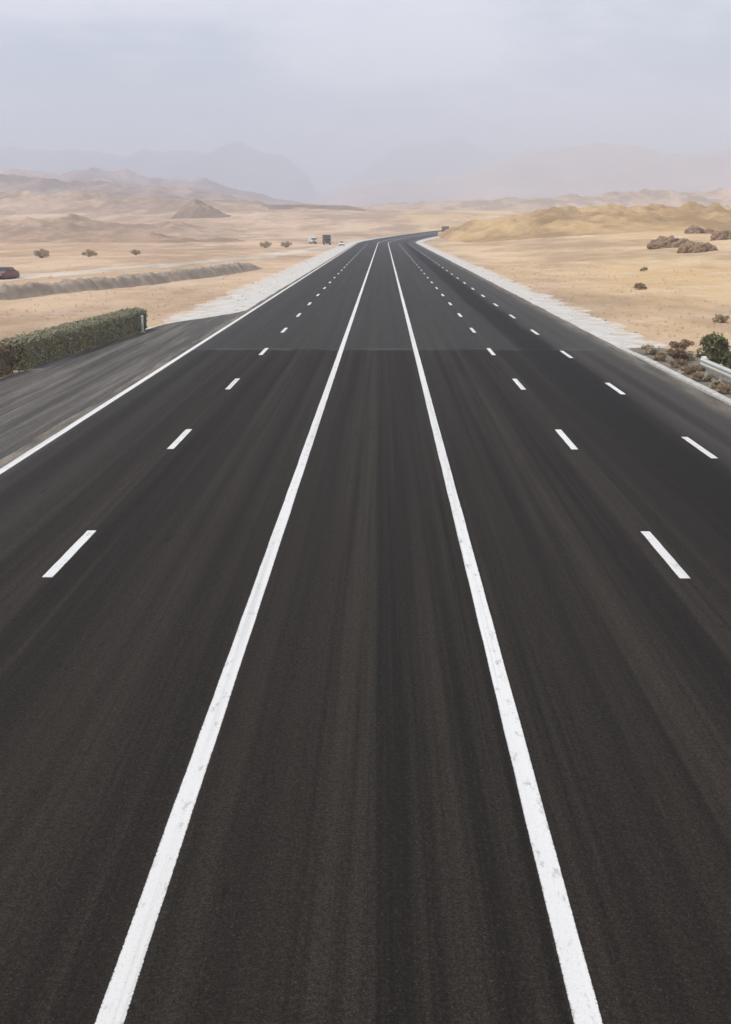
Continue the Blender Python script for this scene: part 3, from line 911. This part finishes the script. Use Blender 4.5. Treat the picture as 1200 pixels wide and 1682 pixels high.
# pale post by the far end of the hedge
e = empty('marker_post', (-13.75, 67.2, -0.03))
bm = bmesh.new(); add_box(bm, (0, 0, 0.46), (0.13, 0.10, 0.96)); bm_obj('post', bm, M_POSTPALE, e, bevel=0.015)
bm = bmesh.new()
vv = add_box(bm, (0, 0, 0.97), (0.16, 0.13, 0.07))
for v in vv:
    if v.co.z > 0.98: v.co.x *= 0.55; v.co.y *= 0.55
bm_obj('cap', bm, M_POSTPALE, e, bevel=0.008)
box('base', (0, 0, 0.03), (0.26, 0.24, 0.10), M_KERB, e, 0.015)
tag(e, 'short pale post in front of the far end of the hedge', 'post')

# ------------------------------------------------------------------ guardrail on the near right
def guardrail():
    e = empty('guardrail', (13.05, 48.2, -0.08))
    prof = [(-0.02, 0.42), (-0.02, 0.46), (-0.085, 0.50), (-0.085, 0.545), (-0.01, 0.585), (-0.01, 0.615), (-0.085, 0.655), (-0.085, 0.70), (-0.02, 0.74), (-0.02, 0.78)]
    n = len(prof)
    L0 = 0.0
    for s in range(5):                                   # lapped beam lengths, running towards the camera
        y0, y1 = -s * 4.0, -(s + 1) * 4.0 - 0.25
        V, F = [], []
        off = -0.004 * (s % 2)
        for y in (y0, y1):
            for (a, z) in prof: V.append((a + off, y, z))
        for j in range(n - 1): F.append((j, j + 1, n + j + 1, n + j))
        o = mesh_obj('rail_beam', V, F, M_STEEL, e)
        md = o.modifiers.new('thickness', 'SOLIDIFY'); md.thickness = 0.006
    for s in range(11):
        y = -0.35 - s * 2.0
        bm = bmesh.new()
        add_box(bm, (0.10, y, 0.32), (0.012, 0.12, 0.90)); add_box(bm, (0.13, y - 0.055, 0.32), (0.05, 0.010, 0.90)); add_box(bm, (0.13, y + 0.055, 0.32), (0.05, 0.010, 0.90))
        p_ = bm_obj('post', bm, M_STEEL, e)
        box('spacer', (0.045, y, 0.60), (0.095, 0.14, 0.30), M_STEEL, p_, 0.01)
    # flared end shoe
    V, F = [], []
    for k in range(9):
        a = math.pi * k / 8
        for z in (0.40, 0.80):
            V.append((-0.02 + 0.10 * (1 - math.cos(a)) * 1.0, 0.02 + 0.20 * math.sin(a), z))
    for k in range(8): F.append((k * 2, k * 2 + 2, k * 2 + 3, k * 2 + 1))
    o = mesh_obj('end_shoe', V, F, M_STEEL, e, smooth=True)
    md = o.modifiers.new('thickness', 'SOLIDIFY'); md.thickness = 0.008
    tag(e, 'pale galvanised steel guardrail on the right verge', 'guardrail')
guardrail()

# ------------------------------------------------------------------ vehicles
def loft(name, secs, mat, parent, smooth=False, bevel=0.0):
    """secs: list of (y, half width bottom, half width top, z bottom, z top)"""
    bm = bmesh.new(); rings = []
    for (y, wb, wt, zb, zt) in secs:
        rings.append([bm.verts.new(p) for p in ((-wb, y, zb), (wb, y, zb), (wb * 1.02, y, zb + (zt - zb) * 0.45), (wt, y, zt), (-wt, y, zt), (-wb * 1.02, y, zb + (zt - zb) * 0.45))])
    for a, b_ in zip(rings[:-1], rings[1:]):
        for j in range(6): bm.faces.new((a[j], a[(j + 1) % 6], b_[(j + 1) % 6], b_[j]))
    bm.faces.new(rings[0]); bm.faces.new(rings[-1])
    return bm_obj(name, bm, mat, parent, smooth=smooth, bevel=bevel)

def wheel(e, x, y, r, w):
    def lathe(nm, prof, mat, parent):
        V, F = [], []; n = 24
        for k in range(n):
            t = 2 * math.pi * k / n
            for (a, rad) in prof: V.append((x + a, y + rad * math.cos(t), r + rad * math.sin(t)))
        m_ = len(prof)
        for k in range(n):
            for j in range(m_ - 1):
                F.append((k * m_ + j, ((k + 1) % n) * m_ + j, ((k + 1) % n) * m_ + j + 1, k * m_ + j + 1))
        return mesh_obj(nm, V, F, mat, parent, smooth=True)
    t = lathe('wheel', [(-w / 2, r * .6), (-w / 2, r * .9), (-w * .36, r), (w * .36, r), (w / 2, r * .9), (w / 2, r * .6)], M_TYRE, e)
    s = 1 if x > 0 else -1
    lathe('rim', [(s * w * .30, 0.01), (s * w * .38, r * .18), (s * w * .25, r * .3), (s * w * .3, r * .5), (s * w * .47, r * .61)], M_RIM, t)

def pane(name, pts, mat, parent):
    c = sum((Vector(p) for p in pts), Vector()) / len(pts)
    n = (Vector(pts[1]) - Vector(pts[0])).cross(Vector(pts[2]) - Vector(pts[0])).normalized()
    V = [Vector(p) for p in pts] + [Vector(p) + n * 0.02 for p in pts]
    k = len(pts)
    F = [tuple(range(k))[::-1], tuple(range(k, 2 * k))] + [(i, (i + 1) % k, k + (i + 1) % k, k + i) for i in range(k)]
    return mesh_obj(name, V, F, mat, parent)

def car(x, y, rz, paint, label, z=None, scale=1.0):
    """saloon, nose towards -y in its own axes"""
    e = empty('parked_car', (x, y, float(ground_z(x, y)) if z is None else z), rz)
    e.scale = (scale,) * 3
    loft('body', [(-2.12, .70, .62, .30, .60), (-2.0, .80, .74, .24, .72), (-1.35, .85, .78, .20, .84), (-.75, .86, .80, .20, .93), (1.3, .86, .80, .20, .95), (1.95, .82, .76, .24, .93), (2.12, .74, .68, .32, .84)], paint, e, True, 0.02)
    loft('cabin', [(-.85, .76, .72, .90, .93), (-.15, .76, .60, .90, 1.38), (.25, .76, .61, .90, 1.43), (.95, .76, .60, .90, 1.38), (1.62, .74, .70, .90, .95)], paint, e, True, 0.015)
    pane('windscreen', [(-.66, -.80, .965), (.66, -.80, .965), (.57, -.20, 1.355), (-.57, -.20, 1.355)], M_GLASS, e)
    pane('rear_window', [(.64, 1.56, .99), (-.64, 1.56, .99), (-.56, 1.02, 1.345), (.56, 1.02, 1.345)], M_GLASS, e)
    for s in (1, -1):
        for (a, b_, c, d) in ((-.62, .28, .30, -.08), (.36, 1.28, .92, .38)):
            pts = [(s * .775, a, .97), (s * .775, b_, .97), (s * .635, c, 1.33), (s * .625, d, 1.33)]
            pane('side_window', pts if s > 0 else pts[::-1], M_GLASS, e)
        box('headlight', (s * .58, -2.08, .60), (.30, .08, .14), M_LAMP, e, .02)
        box('tail_lamp', (s * .58, 2.08, .70), (.28, .08, .15), M_TAIL, e, .02)
        box('mirror', (s * .93, -.52, .98), (.18, .10, .12), paint, e, .02)
        for yy in (-1.32, 1.28): wheel(e, s * .76, yy, .30, .19)
    box('front_bumper', (0, -2.12, .38), (1.5, .16, .18), M_TRIM, e, .03)
    box('rear_bumper', (0, 2.12, .40), (1.5, .16, .18), M_TRIM, e, .03)
    box('grille', (0, -2.12, .58), (.75, .06, .11), M_TRIM, e, .01)
    tag(e, label, 'car')
    return e

def truck(name, x, y, z, rz, cabm, bodym, label, cat, L=6.2, H=3.1, Wd=2.2):
    """box truck, cab towards -y in its own axes"""
    e = empty(name, (x, y, z), rz)
    hw = Wd / 2; f = -L / 2
    loft('cab', [(f, hw * .86, hw * .80, .55, 1.25), (f + .12, hw * .92, hw * .88, .5, 1.35), (f + .45, hw * .93, hw * .80, .5, 2.25), (f + 1.5, hw * .93, hw * .82, .5, 2.32), (f + 1.62, hw * .9, hw * .8, .5, 2.26)], cabm, e, False, .03)
    pane('windscreen', [(-hw * .78, f + .135, 1.40), (hw * .78, f + .135, 1.40), (hw * .74, f + .43, 2.12), (-hw * .74, f + .43, 2.12)], M_GLASS, e)
    box('chassis', (0, .1, .62), (Wd * .5, L - .5, .2), M_TRIM, e, .02)
    bm = bmesh.new(); add_box(bm, (0, .86, .78 + (H - .78) / 2), (Wd, L - 1.85, H - .78)); bm_obj('cargo_box', bm, bodym, e, bevel=.04)
    for k in range(5):
        yy = f + 1.9 + k * (L - 2.2) / 4.4
        for s in (1, -1): box('rib', (s * (hw + .015), yy, .8 + (H - .8) / 2), (.03, .07, H - .95), bodym, e)
    for s in (1, -1):
        box('headlight', (s * hw * .66, f - .01, .82), (.26, .07, .18), M_LAMP, e, .02)
        box('tail_lamp', (s * hw * .8, L / 2 - .1, .72), (.2, .06, .14), M_TAIL, e, .02)
        pts = [(s * hw * .945, f + .5, 1.4), (s * hw * .945, f + 1.35, 1.4), (s * hw * .865, f + 1.3, 2.05), (s * hw * .865, f + .6, 2.05)]
        pane('side_window', pts if s > 0 else pts[::-1], M_GLASS, e)
        box('mirror', (s * (hw + .1), f + .4, 1.75), (.14, .08, .36), M_TRIM, e, .02)
        for yy in (f + .95, L / 2 - 1.35): wheel(e, s * (hw - .16), yy, .42, .26)
    box('bumper', (0, f - .06, .55), (Wd * .9, .14, .24), M_TRIM, e, .02)
    box('grille', (0, f - .005, 1.02), (Wd * .5, .05, .3), M_TRIM, e, .01)
    tag(e, label, cat)
    return e

car(-43.0, 134.5, math.radians(-12), M_MAROON, 'dark red car on the pale track at the left picture edge')
truck('parked_truck', -18.9, 398.0, float(ground_z(-18.9, 398)), math.radians(8), M_DARKP, M_TARP, 'dark brown box truck parked between a white van and a white car', 'truck', 6.0, 3.2, 2.35)
truck('parked_van', -24.6, 416.0, float(ground_z(-24.6, 416)), math.radians(14), M_WHITEP, M_WHITEP, 'white box van parked to the left of the dark brown truck', 'van', 5.2, 2.6, 2.05)
car(-13.2, 376.0, math.radians(0), M_WHITEP, 'white car parked on the verge to the right of the dark brown truck', z=-0.06)
ty = 598.0
tx = float(road_x(ty)) + 10.0
truck('truck', tx, ty, float(base_z(ty)), -math.atan((ty - BEND0) / BEND_R), M_DARKP, M_TARP, 'dark truck at the far right-hand bend of the road', 'truck', 8.0, 3.9, 2.5)
